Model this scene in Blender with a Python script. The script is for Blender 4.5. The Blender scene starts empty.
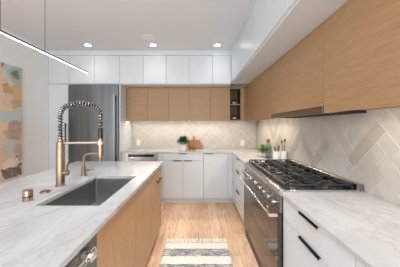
import bpy, bmesh, math, random
from mathutils import Vector, Matrix
random.seed(7)
C = bpy.context.scene.collection
S = bpy.context.scene

def lin(r, g, b):
    f = lambda c: (c/255/12.92) if c/255 <= .04045 else ((c/255+.055)/1.055)**2.4
    return (f(r), f(g), f(b), 1)

# ------------------------------------------------------------------ camera, world, light, exposure
H = 1.38                      # camera height
FPX = 216.0                   # focal length in pixels of a 400 px wide frame
cam = bpy.data.cameras.new('camera'); co = bpy.data.objects.new('camera', cam); C.objects.link(co)
co.location = (0, 0, H); co.rotation_euler = (math.pi/2, 0, 0)
cam.sensor_fit = 'HORIZONTAL'; cam.sensor_width = 36; cam.lens = FPX/400*36
cam.shift_x = (200-199)/400.0
cam.shift_y = -(133.5-125.5)/400.0
cam.clip_start = .02
S.camera = co

w = bpy.data.worlds.new('sky'); S.world = w; w.use_nodes = True
bg = w.node_tree.nodes['Background']
bg.inputs[0].default_value = (.93, .97, 1, 1); bg.inputs[1].default_value = 1.0

def area(name, loc, rot, sx, sy, power, col=(1, 1, 1), spread=180):
    l = bpy.data.lights.new(name, 'AREA'); l.shape = 'RECTANGLE'; l.size = sx; l.size_y = sy
    l.energy = power; l.color = col; l.spread = math.radians(spread)
    o = bpy.data.objects.new(name, l); C.objects.link(o); o.location = loc; o.rotation_euler = rot
    return o
# daylight through the near window, plus side light added at an unseen left opening
area('daylight_near_window', (-.55, -3.0, 1.45), (math.radians(90), 0, 0), 3.2, 2.2, 95, (.93, .97, 1))
area('added_left_daylight', (-2.60, -.6, 1.5), (0, math.radians(-90), 0), 1.9, 2.6, 9, (.90, .955, 1))
S.view_settings.view_transform = 'Standard'; S.view_settings.look = 'None'
S.view_settings.exposure = 0.5; S.view_settings.gamma = 1; S.view_settings.use_curve_mapping = False

# ------------------------------------------------------------------ layout (metres)
XW, YW, XL, YN = 1.17, 4.40, -2.62, -3.05       # right, back, left, near wall faces
ZC = 2.685                                       # ceiling
XC, YC = .575, 3.79                              # worktop front edges
XF, YF = .585, 3.81                              # base cabinet fronts
XU, YU = .86, 4.07                               # wood wall cabinet fronts
XS, YS = .56, 3.76                               # white upper cabinet fronts
ZT, ZUB, ZWB, ZWT = .914, 1.465, 2.10, 2.60      # worktop, wood bottom, white bottom, white door top

# ------------------------------------------------------------------ materials
def newmat(name):
    m = bpy.data.materials.new(name); m.use_nodes = True
    nt = m.node_tree; return m, nt, nt.nodes['Principled BSDF']
def plain(name, col, rough=.5, metal=0, emit=None, es=0, spec=.5, coat=0, var=.04, scale=30):
    m, nt, b = newmat(name)
    n = nt.nodes.new('ShaderNodeTexNoise'); n.inputs['Scale'].default_value = scale; n.inputs['Detail'].default_value = 2
    tc = nt.nodes.new('ShaderNodeTexCoord'); nt.links.new(tc.outputs['Object'], n.inputs['Vector'])
    r = nt.nodes.new('ShaderNodeValToRGB')
    r.color_ramp.elements[0].position = .3; r.color_ramp.elements[1].position = .7
    r.color_ramp.elements[0].color = tuple(c*(1-var) for c in col[:3])+(1,)
    r.color_ramp.elements[1].color = tuple(min(1, c*(1+var)) for c in col[:3])+(1,)
    nt.links.new(n.outputs[0], r.inputs[0]); nt.links.new(r.outputs[0], b.inputs['Base Color'])
    b.inputs['Roughness'].default_value = rough; b.inputs['Metallic'].default_value = metal
    b.inputs['Specular IOR Level'].default_value = spec; b.inputs['Coat Weight'].default_value = coat
    if emit: b.inputs['Emission Color'].default_value = emit; b.inputs['Emission Strength'].default_value = es
    return m
def ramp(nt, fac, stops):
    r = nt.nodes.new('ShaderNodeValToRGB'); e = r.color_ramp.elements
    e[0].position, e[0].color = stops[0]; e[1].position, e[1].color = stops[-1]
    for p, c in stops[1:-1]:
        x = e.new(p); x.color = c
    nt.links.new(fac, r.inputs[0]); return r.outputs[0]
def noise(nt, scale, detail=3, sc=(1, 1, 1), dist=0, vec=None, rot=(0, 0, 0)):
    tc = nt.nodes.new('ShaderNodeTexCoord'); mp = nt.nodes.new('ShaderNodeMapping')
    mp.inputs['Scale'].default_value = sc; mp.inputs['Rotation'].default_value = rot
    nt.links.new(vec or tc.outputs['Object'], mp.inputs[0])
    n = nt.nodes.new('ShaderNodeTexNoise'); n.inputs['Scale'].default_value = scale
    n.inputs['Detail'].default_value = detail; n.inputs['Distortion'].default_value = dist
    nt.links.new(mp.outputs[0], n.inputs['Vector']); return n.outputs[0]
def mix(nt, fac, a, b, mode='MIX'):
    m = nt.nodes.new('ShaderNodeMix'); m.data_type = 'RGBA'; m.blend_type = mode
    for s, v in ((m.inputs[0], fac), (m.inputs[6], a), (m.inputs[7], b)):
        if isinstance(v, (int, float, tuple)): s.default_value = v
        else: nt.links.new(v, s)
    return m.outputs[2]
def math_(nt, op, a, b=0.0):
    m = nt.nodes.new('ShaderNodeMath'); m.operation = op
    for s, v in ((m.inputs[0], a), (m.inputs[1], b)):
        if isinstance(v, (int, float)): s.default_value = v
        else: nt.links.new(v, s)
    return m.outputs[0]

def wood(name, ca, cb, sc, rough=.45, k=1.0):
    m, nt, b = newmat(name)
    f1 = noise(nt, 6*k, 4, sc, .4); f2 = noise(nt, 30*k, 3, sc)
    c1 = ramp(nt, f1, [(.3, ca), (.7, cb)])
    c2 = ramp(nt, f2, [(.3, (.86, .86, .86, 1)), (.7, (1.06, 1.06, 1.06, 1))])
    nt.links.new(mix(nt, 1.0, c1, c2, 'MULTIPLY'), b.inputs['Base Color'])
    b.inputs['Roughness'].default_value = rough
    return m
def brushed(name, col, rough=.32, sc=(60, 60, 1), var=.12, metal=1):
    m, nt, b = newmat(name)
    f = noise(nt, 4, 3, sc)
    lo = tuple(c*(1-var) for c in col[:3])+(1,); hi = tuple(min(1, c*(1+var)) for c in col[:3])+(1,)
    nt.links.new(ramp(nt, f, [(.3, lo), (.7, hi)]), b.inputs['Base Color'])
    b.inputs['Metallic'].default_value = metal
    nt.links.new(ramp(nt, f, [(.3, (rough*.85,)*3+(1,)), (.7, (rough*1.15,)*3+(1,))]), b.inputs['Roughness'])
    return m

M = {}
M['white'] = plain('white_lacquer', lin(210, 217, 223), .32, var=.006, scale=8)
M['wall'] = plain('wall_paint', lin(240, 240, 239), .8, var=.01, scale=120)
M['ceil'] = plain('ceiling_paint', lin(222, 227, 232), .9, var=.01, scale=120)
M['oak'] = wood('oak_veneer', lin(166, 129, 93), lin(180, 143, 105), (.8, .8, 16))
M['oak_island'] = wood('oak_veneer_island', lin(180, 138, 97), lin(194, 153, 111), (9, 9, .8))
M['walnut'] = wood('walnut_inside', lin(70, 48, 34), lin(96, 68, 48), (2, 2, 14))
M['board'] = wood('board_wood', lin(132, 88, 52), lin(176, 126, 80), (14, 6, 3), .5)
M['steel'] = brushed('stainless', (.58, .58, .58), .28)
M['fridge'] = brushed('stainless_fridge', (.20, .222, .245), .33, (1.8, 1.8, .12), .3)
M['sinksteel'] = plain('stainless_sink', (.44, .44, .445, 1), .3, 1, var=.03, scale=6)
M['satin'] = plain('satin_handle_steel', (.36, .36, .37, 1), .45, 1, var=.03)
M['darksteel'] = brushed('dark_range_steel', (.30, .28, .26), .2, (60, 3, 60))
M['doorframe'] = brushed('oven_door_frame', (.13, .125, .12), .25)
M['palebrass'] = plain('pale_polished_brass', (.60, .56, .50, 1), .4, 1, var=.02)
M['spring'] = plain('spring_steel', (.42, .41, .40, 1), .22, 1, var=.02)
M['chrome'] = plain('polished_steel', (.75, .75, .75, 1), .14, 1, var=.02)
M['brass'] = brushed('champagne_brass', lin(150, 131, 110)[:3], .32, (40, 40, 2), .06)
M['black'] = plain('matt_black', (.012, .012, .013, 1), .4, var=.1)
M['iron'] = plain('cast_iron', (.016, .016, .018, 1), .34, var=.2, scale=80)
M['enamel'] = plain('black_enamel', (.012, .012, .014, 1), .18, var=.1)
M['glassblack'] = plain('dark_oven_glass', (.022, .014, .009, 1), .05, 0, spec=.85, var=.05)
M['darkgap'] = plain('dark_plinth_gap', (.03, .03, .03, 1), .7)
M['ceramic'] = plain('white_ceramic', lin(236, 234, 230), .25, var=.01)
M['plastic'] = plain('white_plastic', lin(232, 230, 226), .4, var=.01)
M['leaf'] = plain('leaf_green', lin(66, 100, 52), .5, var=.45, scale=45)
M['leaf2'] = plain('herb_leaf_green', lin(112, 146, 66), .5, var=.4, scale=45)
M['stem'] = plain('stem_brown', lin(84, 70, 44), .7)
M['soil'] = plain('soil', lin(52, 40, 32), .95, var=.4, scale=90)
M['cork'] = plain('cork', lin(112, 92, 72), .8, var=.2, scale=160)
M['brownglass'] = plain('brown_glazed_bowl', lin(142, 106, 78), .3, var=.15)
M['utensil'] = wood('utensil_wood', lin(118, 70, 44), lin(158, 100, 62), (10, 10, 2), .5)
M['greyutensil'] = plain('grey_utensil', lin(96, 94, 92), .4)
M['led'] = plain('led_diffuser', (1, .95, .86, 1), .5, emit=(1, .93, .82, 1), es=9)
M['lamp'] = plain('downlight_lens', (1, .98, .95, 1), .5, emit=(1, .96, .9, 1), es=14)
M['pend'] = plain('pendant_diffuser', (1, 1, 1, 1), .5, emit=(1, .98, .94, 1), es=2.2)
M['grey'] = plain('speaker_grille', lin(172, 176, 182), .8, var=.04, scale=400)
M['label'] = plain('pale_paper_label', lin(206, 198, 184), .7)
M['jar'] = plain('dark_jar', lin(46, 36, 32), .25)

def glass():
    m, nt, b = newmat('clear_glass')
    b.inputs['Base Color'].default_value = (.74, .81, .76, 1); b.inputs['Roughness'].default_value = .03
    b.inputs['Transmission Weight'].default_value = 1; b.inputs['IOR'].default_value = 1.3
    return m
M['glass'] = glass()

def quartz():
    m, nt, b = newmat('white_quartzite')
    base = ramp(nt, noise(nt, 3.5, 6, (1, .55, 1), .6, rot=(0, 0, .35)), [(.3, lin(172, 174, 177)), (.5, lin(188, 190, 193)), (.7, lin(197, 199, 202))])
    v = noise(nt, 2.4, 7, (2.2, .6, 1), 1.2, rot=(0, 0, .45))
    vein = ramp(nt, v, [(.47, (0, 0, 0, 1)), (.5, (1, 1, 1, 1)), (.53, (0, 0, 0, 1))])
    c = mix(nt, math_(nt, 'MULTIPLY', vein, .24), base, lin(158, 136, 112))
    v2 = noise(nt, 6, 6, (1.2, .5, 1), 1.0, rot=(0, 0, .2))
    vein2 = ramp(nt, v2, [(.48, (0, 0, 0, 1)), (.5, (1, 1, 1, 1)), (.52, (0, 0, 0, 1))])
    c = mix(nt, math_(nt, 'MULTIPLY', vein2, .2), c, lin(132, 132, 134))
    nt.links.new(c, b.inputs['Base Color']); b.inputs['Roughness'].default_value = .24
    return m
M['quartz'] = quartz()

def floor_mat():
    m, nt, b = newmat('oak_planks')
    tc = nt.nodes.new('ShaderNodeTexCoord'); mp = nt.nodes.new('ShaderNodeMapping')
    mp.inputs['Rotation'].default_value = (0, 0, math.pi/2); mp.inputs['Location'].default_value = (.37, .03, 0)
    nt.links.new(tc.outputs['Object'], mp.inputs[0])
    br = nt.nodes.new('ShaderNodeTexBrick'); br.offset = .37; br.offset_frequency = 2
    br.inputs['Color1'].default_value = lin(240, 204, 172); br.inputs['Color2'].default_value = lin(220, 176, 138)
    br.inputs['Mortar'].default_value = lin(164, 120, 84); br.inputs['Scale'].default_value = 1
    br.inputs['Mortar Size'].default_value = .0015; br.inputs['Bias'].default_value = -.1
    br.inputs['Brick Width'].default_value = 1.25; br.inputs['Row Height'].default_value = .15
    nt.links.new(mp.outputs[0], br.inputs['Vector'])
    g = ramp(nt, noise(nt, 3.5, 6, (7, .8, 1), 1.6), [(.25, (.66, .60, .54, 1)), (.5, (1, 1, 1, 1)), (.75, (1.14, 1.13, 1.10, 1))])
    nt.links.new(mix(nt, 1.0, br.outputs[0], g, 'MULTIPLY'), b.inputs['Base Color'])
    b.inputs['Roughness'].default_value = .42
    return m
M['floor'] = floor_mat()

def tile_mat():
    m, nt, b = newmat('stone_tile')
    at = nt.nodes.new('ShaderNodeAttribute'); at.attribute_name = 'tone'
    g = ramp(nt, noise(nt, 7, 5, (1, 1, 1), .8), [(.25, (.86, .85, .84, 1)), (.55, (1, 1, 1, 1)), (.8, (1.08, 1.08, 1.08, 1))])
    nt.links.new(mix(nt, 1.0, at.outputs['Color'], g, 'MULTIPLY'), b.inputs['Base Color'])
    b.inputs['Roughness'].default_value = .38
    return m
M['tile'] = tile_mat()
M['grout'] = plain('pale_grout', lin(240, 237, 231), .9)

def rug_mat():
    m, nt, b = newmat('woven_rug')
    tc = nt.nodes.new('ShaderNodeTexCoord'); sp = nt.nodes.new('ShaderNodeSeparateXYZ'); nt.links.new(tc.outputs['Object'], sp.inputs[0])
    wob = math_(nt, 'MULTIPLY', math_(nt, 'SUBTRACT', noise(nt, 40, 2), .5), .02)
    y = math_(nt, 'ADD', sp.outputs[1], wob)
    # stripes measured from the far edge: repeating cream and heathered grey bands
    f = math_(nt, 'FRACT', math_(nt, 'DIVIDE', math_(nt, 'SUBTRACT', 0.0, y), .265))
    s = math_(nt, 'GREATER_THAN', f, RUG_T)
    gr = ramp(nt, noise(nt, 50, 4, (.35, 1.6, 1), 1), [(.35, lin(112, 116, 122)), (.5, lin(152, 154, 156)), (.62, lin(226, 222, 214))])
    cr = ramp(nt, noise(nt, 60, 3), [(.3, lin(236, 229, 219)), (.7, lin(250, 246, 238))])
    nt.links.new(mix(nt, s, cr, gr), b.inputs['Base Color']); b.inputs['Roughness'].default_value = .95
    return m
RUG_T = .5
M['yarn'] = plain('cream_yarn', lin(246, 241, 232), .95, var=.08, scale=90)

def painting_mat():
    m, nt, b = newmat('abstract_paint')
    tc = nt.nodes.new('ShaderNodeTexCoord')
    n3 = nt.nodes.new('ShaderNodeTexNoise'); n3.inputs['Scale'].default_value = 9; n3.inputs['Detail'].default_value = 4
    nt.links.new(tc.outputs['Object'], n3.inputs['Vector'])
    sub = nt.nodes.new('ShaderNodeVectorMath'); sub.operation = 'SUBTRACT'; nt.links.new(n3.outputs['Color'], sub.inputs[0]); sub.inputs[1].default_value = (.5, .5, .5)
    scl = nt.nodes.new('ShaderNodeVectorMath'); scl.operation = 'SCALE'; nt.links.new(sub.outputs[0], scl.inputs[0]); scl.inputs['Scale'].default_value = .18
    add = nt.nodes.new('ShaderNodeVectorMath'); add.operation = 'ADD'; nt.links.new(tc.outputs['Object'], add.inputs[0]); nt.links.new(scl.outputs[0], add.inputs[1])
    sp = nt.nodes.new('ShaderNodeSeparateXYZ'); nt.links.new(add.outputs[0], sp.inputs[0])
    col = ramp(nt, noise(nt, 2.2, 4, (1, 1, 1), .6), [(.3, lin(224, 176, 132)), (.45, lin(238, 210, 180)), (.6, lin(226, 190, 160)), (.7, lin(190, 206, 210))])
    def px(x, y):
        Y = 2.62*216/(199-x); return Y-PY0, H+(125.5-y)*Y/216-PZ0
    for (x, y, rx, ry, c) in [(3, 66, 4, 5, (128, 98, 112)), (11, 74, 11, 10, (206, 212, 204)), (13, 75, 8, 9, (150, 184, 172)), (13, 75, 4.5, 5, (92, 124, 92)), (12.5, 74, 2, 2.5, (120, 84, 92)),
            (19, 68, 3, 4, (150, 120, 110)), (16, 92, 7, 9, (214, 168, 122)), (5, 88, 5, 5, (196, 146, 100)), (4, 100, 5, 8, (226, 196, 178)), (14, 104, 7, 4, (196, 158, 116)),
            (8, 117, 13, 6, (186, 208, 214)), (18, 112, 4, 5, (190, 206, 206)), (14, 130, 8, 11, (170, 146, 136)), (4, 134, 4, 6, (200, 160, 120)),
            (20, 130, 3, 9, (222, 172, 124)), (8, 146, 8, 5, (192, 200, 200)), (17, 150, 5, 8, (176, 160, 150)), (9, 157, 8, 4, (226, 188, 160)),
            (3, 174, 5, 7, (40, 38, 44)), (11, 172, 4, 9, (58, 58, 68)), (18, 170, 3.5, 8, (34, 31, 34)), (14, 160, 2, 4, (70, 66, 70)), (8, 163, 8, 3, (238, 226, 214)), (21, 166, 2, 8, (196, 150, 108))]:
        cy, cz = px(x, y); Y = cy+PY0
        ay = (px(x+rx, y)[0]-px(x-rx, y)[0])/2; az = ry*Y/216
        a = math_(nt, 'POWER', math_(nt, 'DIVIDE', math_(nt, 'SUBTRACT', sp.outputs[1], cy), ay), 2.0)
        d = math_(nt, 'POWER', math_(nt, 'DIVIDE', math_(nt, 'SUBTRACT', sp.outputs[2], cz), az), 2.0)
        k = math_(nt, 'LESS_THAN', math_(nt, 'ADD', a, d), 1.0)
        col = mix(nt, math_(nt, 'MULTIPLY', k, .85), col, lin(*c))
    br = ramp(nt, noise(nt, 14, 5, (.6, .6, 2.2), 1.5), [(.42, (0, 0, 0, 1)), (.62, (1, 1, 1, 1))])
    col = mix(nt, math_(nt, 'MULTIPLY', br, .28), col, lin(222, 214, 204))
    br2 = ramp(nt, noise(nt, 20, 5, (1, 1.8, .8), 1.5), [(.55, (0, 0, 0, 1)), (.7, (1, 1, 1, 1))])
    col = mix(nt, math_(nt, 'MULTIPLY', br2, .25), col, lin(150, 120, 98))
    nt.links.new(col, b.inputs['Base Color']); b.inputs['Roughness'].default_value = .7
    return m

# ------------------------------------------------------------------ mesh building
ORG = {}
class MB:
    def __init__(self): self.bm = bmesh.new()
    def _add(self, b):
        me = bpy.data.meshes.new('t'); b.to_mesh(me); b.free(); self.bm.from_mesh(me); bpy.data.meshes.remove(me)
    def box(self, x0, x1, y0, y1, z0, z1, bev=0, seg=1, mat=None):
        b = bmesh.new(); bmesh.ops.create_cube(b, size=1)
        for v in b.verts:
            v.co = Vector(((x0+x1)/2+v.co.x*abs(x1-x0), (y0+y1)/2+v.co.y*abs(y1-y0), (z0+z1)/2+v.co.z*abs(z1-z0)))
        if bev: bmesh.ops.bevel(b, geom=b.edges[:], offset=bev, segments=seg, affect='EDGES')
        if mat: bmesh.ops.transform(b, matrix=mat, verts=b.verts)
        self._add(b); return self
    def cyl(self, p0, p1, r, r2=None, seg=16):
        p0, p1 = Vector(p0), Vector(p1); d = p1-p0
        b = bmesh.new(); bmesh.ops.create_cone(b, cap_ends=True, segments=seg, radius1=r, radius2=r if r2 is None else r2, depth=d.length)
        q = Vector((0, 0, 1)).rotation_difference(d.normalized()).to_matrix().to_4x4()
        bmesh.ops.transform(b, matrix=Matrix.Translation((p0+p1)/2) @ q, verts=b.verts)
        self._add(b); return self
    def lathe(self, prof, c, seg=24, axis=None):
        b = bmesh.new(); rings = []
        for r, z in prof:
            rings.append([b.verts.new((max(r, 1e-5)*math.cos(2*math.pi*i/seg), max(r, 1e-5)*math.sin(2*math.pi*i/seg), z)) for i in range(seg)])
        for a, d in zip(rings, rings[1:]):
            for i in range(seg): b.faces.new((a[i], a[(i+1) % seg], d[(i+1) % seg], d[i]))
        b.faces.new(rings[0][::-1]); b.faces.new(rings[-1])
        m = Matrix.Translation(c)
        if axis: m = m @ Vector((0, 0, 1)).rotation_difference(Vector(axis).normalized()).to_matrix().to_4x4()
        bmesh.ops.transform(b, matrix=m, verts=b.verts)
        bmesh.ops.recalc_face_normals(b, faces=b.faces[:])
        self._add(b); return self
    def tube(self, pts, r, seg=10, rf=None):
        pts = [Vector(p) for p in pts]; b = bmesh.new(); rings = []; n = None
        for i, p in enumerate(pts):
            t = (pts[min(i+1, len(pts)-1)]-pts[max(i-1, 0)]).normalized()
            if n is None: n = t.orthogonal().normalized()
            n = (n-t*n.dot(t)).normalized(); bn = t.cross(n)
            rr = rf(i/(len(pts)-1)) if rf else r
            rings.append([b.verts.new(p+(n*math.cos(2*math.pi*k/seg)+bn*math.sin(2*math.pi*k/seg))*rr) for k in range(seg)])
        for a, d in zip(rings, rings[1:]):
            for k in range(seg): b.faces.new((a[k], a[(k+1) % seg], d[(k+1) % seg], d[k]))
        b.faces.new(rings[0][::-1]); b.faces.new(rings[-1])
        bmesh.ops.recalc_face_normals(b, faces=b.faces[:])
        self._add(b); return self
    def prism(self, poly, axis, a0, a1, bev=0):
        """poly: 2-D outline; axis 'x','y' or 'z' the extrusion direction"""
        b = bmesh.new()
        f = {'x': lambda p, a: (a, p[0], p[1]), 'y': lambda p, a: (p[0], a, p[1]), 'z': lambda p, a: (p[0], p[1], a)}[axis]
        A = [b.verts.new(f(p, a0)) for p in poly]; B = [b.verts.new(f(p, a1)) for p in poly]; n = len(poly)
        b.faces.new(A); b.faces.new(B[::-1])
        for i in range(n): b.faces.new((A[i], B[i], B[(i+1) % n], A[(i+1) % n]))
        bmesh.ops.recalc_face_normals(b, faces=b.faces[:])
        if bev: bmesh.ops.bevel(b, geom=b.edges[:], offset=bev, segments=2, affect='EDGES')
        self._add(b); return self
    def leaf(self, p, d, up, l, wd):
        p, d = Vector(p), Vector(d).normalized(); s = d.cross(Vector(up)).normalized(); nn = s.cross(d).normalized()
        row = [(0, .05), (.3, .8), (.6, 1), (.85, .5), (1, .03)]; prev = None
        for t, k in row:
            c = p+d*l*t-nn*l*.25*t*t
            cur = [self.bm.verts.new(c-s*wd*k/2+nn*wd*.12*k), self.bm.verts.new(c), self.bm.verts.new(c+s*wd*k/2+nn*wd*.12*k)]
            if prev:
                self.bm.faces.new((prev[0], prev[1], cur[1], cur[0])); self.bm.faces.new((prev[1], prev[2], cur[2], cur[1]))
            prev = cur
    def build(self, name, mat, parent=None, smooth=True):
        me = bpy.data.meshes.new(name); org = Vector(ORG.get(parent.name, (0, 0, 0))) if parent else Vector((0, 0, 0))
        o = bpy.data.objects.new(name, me)
        if not parent:
            vs = [v.co for v in self.bm.verts]
            org = Vector(((min(v.x for v in vs)+max(v.x for v in vs))/2, (min(v.y for v in vs)+max(v.y for v in vs))/2, min(v.z for v in vs)))
            o.location = org
        else: o.parent = parent
        bmesh.ops.translate(self.bm, vec=-org, verts=self.bm.verts); self.bm.to_mesh(me); self.bm.free()
        C.objects.link(o); ORG[o.name] = tuple(org); me.materials.append(mat)
        if smooth:
            me.shade_smooth(); me.set_sharp_from_angle(angle=math.radians(35))
        return o
def tag(o, label=None, cat=None, group=None, kind=None):
    for k, v in (('label', label), ('category', cat), ('group', group), ('kind', kind)):
        if v: o[k] = v
    return o
def thing(name, label, cat, loc, group=None):
    o = bpy.data.objects.new(name, None); C.objects.link(o); o.location = loc; o.empty_display_size = .05
    ORG[o.name] = tuple(loc); return tag(o, label, cat, group)
def B(*a, **k): return MB().box(*a, **k)
def struct(name, mb, mat, label, smooth=True): return tag(mb.build(name, mat, None, smooth), label, None, None, 'structure')

# ------------------------------------------------------------------ room shell
T = .12
struct('floor', B(XL-T, XW+T, YN-T, YW+T, -.1, 0), M['floor'], 'warm oak plank floor running towards the back wall')
struct('ceiling', B(XL-T, XW+T, YN-T, YW+T, ZC, ZC+.1), M['ceil'], 'flat off-white ceiling with recessed lights')
struct('wall_back', B(XL-T, XW+T, YW, YW+T, 0, ZC), M['wall'], 'back wall behind the cabinets and fridge')
struct('wall_right', B(XW, XW+T, YN, YW, 0, ZC), M['wall'], 'right wall behind the range and oak cabinets')
wl = MB(); wl.box(XL-T, XL, .75, YW, 0, ZC); wl.box(XL-T, XL, YN, -1.95, 0, ZC); wl.box(XL-T, XL, -1.95, .75, 0, .5); wl.box(XL-T, XL, -1.95, .75, 2.5, ZC)
struct('wall_left', wl, M['wall'], 'plain off-white left wall carrying the abstract painting')
wn = MB(); wn.box(XL-T, -2.2, YN-T, YN, 0, ZC); wn.box(1.1, XW+T, YN-T, YN, 0, ZC); wn.box(-2.2, 1.1, YN-T, YN, 0, .3); wn.box(-2.2, 1.1, YN-T, YN, 2.55, ZC)
struct('wall_near', wn, M['wall'], 'near wall of the room with a wide window opening')
struct('baseboard_left', B(XL, XL+.014, -2.9, YS-.02, 0, .12, bev=.003), M['white'], 'white baseboard along the left wall')
# fillers between upper cabinets and ceiling
fl = MB(); fl.box(XL, XS+.0, YS, YW, ZWT+.004, ZC); fl.box(XS, XW, .05, YW, ZWT+.004, ZC)
struct('trim_1', fl, M['white'], 'white filler strip between upper cabinets and ceiling')

# ------------------------------------------------------------------ herringbone backsplash
def clip(poly, lo, hi):
    for ax in (0, 1):
        for s, lim in ((1, lo[ax]), (-1, -hi[ax])):
            out = []
            for i in range(len(poly)):
                a, b2 = poly[i-1], poly[i]; da, db = s*a[ax]-lim, s*b2[ax]-lim
                if (da < 0) != (db < 0):
                    t = da/(da-db); out.append((a[0]+(b2[0]-a[0])*t, a[1]+(b2[1]-a[1])*t))
                if db >= 0: out.append(b2)
            poly = out
            if len(poly) < 3: return []
    return poly
def herring(name, mp, lo, hi, Wd, n, label, tones, g=.005):
    bm = bmesh.new(); lay = bm.loops.layers.float_color.new('tone'); rnd = random.Random(5)
    c, s = math.cos(math.pi/4), math.sin(math.pi/4); R_ = int((max(abs(v) for v in lo+hi)+1)*1.5/Wd)+n
    tiles = []
    for j in range(-R_, R_):
        for m in range(-R_//n-1, R_//n+2):
            tiles.append((j+2*n*m, j, n, 1)); tiles.append((j, j+1+2*n*m, 1, n))
    for (x, y, a, b2) in tiles:
        q = [(x*Wd+g/2, y*Wd+g/2), ((x+a)*Wd-g/2, y*Wd+g/2), ((x+a)*Wd-g/2, (y+b2)*Wd-g/2), (x*Wd+g/2, (y+b2)*Wd-g/2)]
        q = clip([(p[0]*c-p[1]*s, p[0]*s+p[1]*c) for p in q], lo, hi)
        if len(q) < 3: continue
        A = [bm.verts.new(mp(p[0], p[1], .0)) for p in q]; Fv = [bm.verts.new(mp(p[0], p[1], .003)) for p in q]
        tone = list(rnd.choice(tones)); k = rnd.uniform(.97, 1.03); col = (tone[0]*k*.90, tone[1]*k*.915, tone[2]*k*.93, 1)
        fs = [bm.faces.new(Fv)]+[bm.faces.new((A[i], A[(i+1) % len(q)], Fv[(i+1) % len(q)], Fv[i])) for i in range(len(q))]
        for f in fs:
            for l in f.loops: l[lay] = col
    bmesh.ops.recalc_face_normals(bm, faces=bm.faces[:])
    mb = MB(); mb.bm.free(); mb.bm = bm
    return struct(name, mb, M['tile'], label, smooth=False)
TONES = [lin(203, 196, 187), lin(200, 193, 183), lin(205, 198, 189), lin(188, 179, 168), lin(203, 197, 188), lin(206, 199, 190)]
struct('trim_2', B(-1.37, XW-.007, YW-.005, YW, ZT, ZUB+.03), M['grout'], 'pale grout lines of the back wall tile')
herring('trim_3', lambda u, v, d: (u, YW-.005-d, v), (-1.37, ZT), (XW-.008, ZUB+.03), .1, 4, 'beige stone herringbone tile backsplash on the back wall', [tuple(TONES[0][i]*.75+t[i]*.25 for i in range(4)) for t in TONES], .003)
struct('trim_4', B(XW-.005, XW, .2, YW-.006, ZT, ZUB+.06), M['grout'], 'pale grout lines of the right wall tile')
herring('trim_5', lambda u, v, d: (XW-.005-d, u, v), (.2, ZT), (YW-.009, ZUB+.06), .1, 4, 'beige stone herringbone tile backsplash on the right wall', TONES)

# ------------------------------------------------------------------ cabinets
def fb(mb, face, F, u0, u1, d0, d1, z0, z1, bev=0):
    """box on a cabinet front: u along the run, d outwards from the front plane F"""
    if face == '-y': mb.box(u0, u1, min(F-d0, F-d1), max(F-d0, F-d1), z0, z1, bev)
    elif face == '-x': mb.box(min(F-d0, F-d1), max(F-d0, F-d1), u0, u1, z0, z1, bev)
    else: mb.box(min(F+d0, F+d1), max(F+d0, F+d1), u0, u1, z0, z1, bev)
    return mb
def base_pt(face, F, u0, u1, depth, z):
    u = (u0+u1)/2
    return {'-y': (u, F+depth/2, z), '-x': (F+depth/2, u, z), '+x': (F-depth/2, u, z)}[face]
def edge_pull(face, F, u0, u1, z, parent):
    p = MB(); fb(p, face, F, u0, u1, .0005, .014, z-.001, z+.003); fb(p, face, F, u0, u1, .009, .014, z-.010, z+.003)
    return p.build('handle', M['black'], parent)
def cabinet(name, label, face, F, u0, u1, z0, z1, depth, panels, mat, group=None, toe=False, gap=.002, cat='cabinet', rec=0):
    t = thing(name, label, cat, base_pt(face, F, u0, u1, depth, 0 if toe else z0), group)
    b = MB(); zb = z0
    fb(b, face, F, u0+.0006, u1-.0006, -depth, -.0195, z0+rec, z1); b.build('body', mat, t)
    if toe: fb(MB(), face, F, u0+.0006, u1-.0006, -depth, -.06, 0, z0-.0005).build('toe_kick', mat, t)
    for (k, a, c, zz0, zz1, hs) in panels:
        p = fb(MB(), face, F, a+gap, c-gap, -.019, 0, zz0+gap*.7, zz1-gap*.7, .0008).build(k, mat, t)
        for (h0, h1, hz) in hs: edge_pull(face, F, h0, h1, hz, p)
    return t
ZB1 = .888                       # top of base cabinets
DB = YW-.012-YF                  # depth, back run
# back base run
cabinet('base_cabinet', 'narrow white filler cabinet beside the tall fridge panel, left of the microwave', '-y', YF, -1.368, -1.305, .1, ZB1, DB, [('door', -1.368, -1.305, .1, ZB1, [])], M['white'], toe=True)
cabinet('base_cabinet', 'white base cabinet with one wide drawer above two doors, under the potted plant', '-y', YF, -.646, .077, .1, ZB1, DB,
    [('drawer', -.646, .077, .765, ZB1, [(-.356, -.216, ZB1-.003)]), ('door', -.646, -.289, .1, .762, [(-.455, -.312, .760)]), ('door', -.289, .077, .1, .762, [(-.266, -.123, .760)])], M['white'], toe=True)
cabinet('base_cabinet', 'white base cabinet with one full-height door, at the inner corner of the back counter', '-y', YF, .079, .51, .1, ZB1, DB,
    [('door', .079, .51, .1, ZB1, [(.105, .246, ZB1-.003)])], M['white'], toe=True)
cabinet('base_cabinet', 'slim white upright between the microwave and the drawer-and-door cabinet', '-y', YF, -.722, -.648, .1, ZB1, DB, [('door', -.722, -.648, .1, ZB1, [])], M['white'], toe=True)
cf = MB(); cf.box(.512, XF+.08, YF, YF+.02, .1, ZB1); cf.box(XF, XF+.02, 3.60, YF, .1, ZB1); cf.box(.512, XF+.06, YF+.06, YF+.075, 0, .1); cf.box(XF+.06, XF+.075, 3.60, YF+.06, 0, .1)
tag(cf.build('corner_panel', M['white']), 'white corner filler where back and right base cabinets meet', 'panel')
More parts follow.
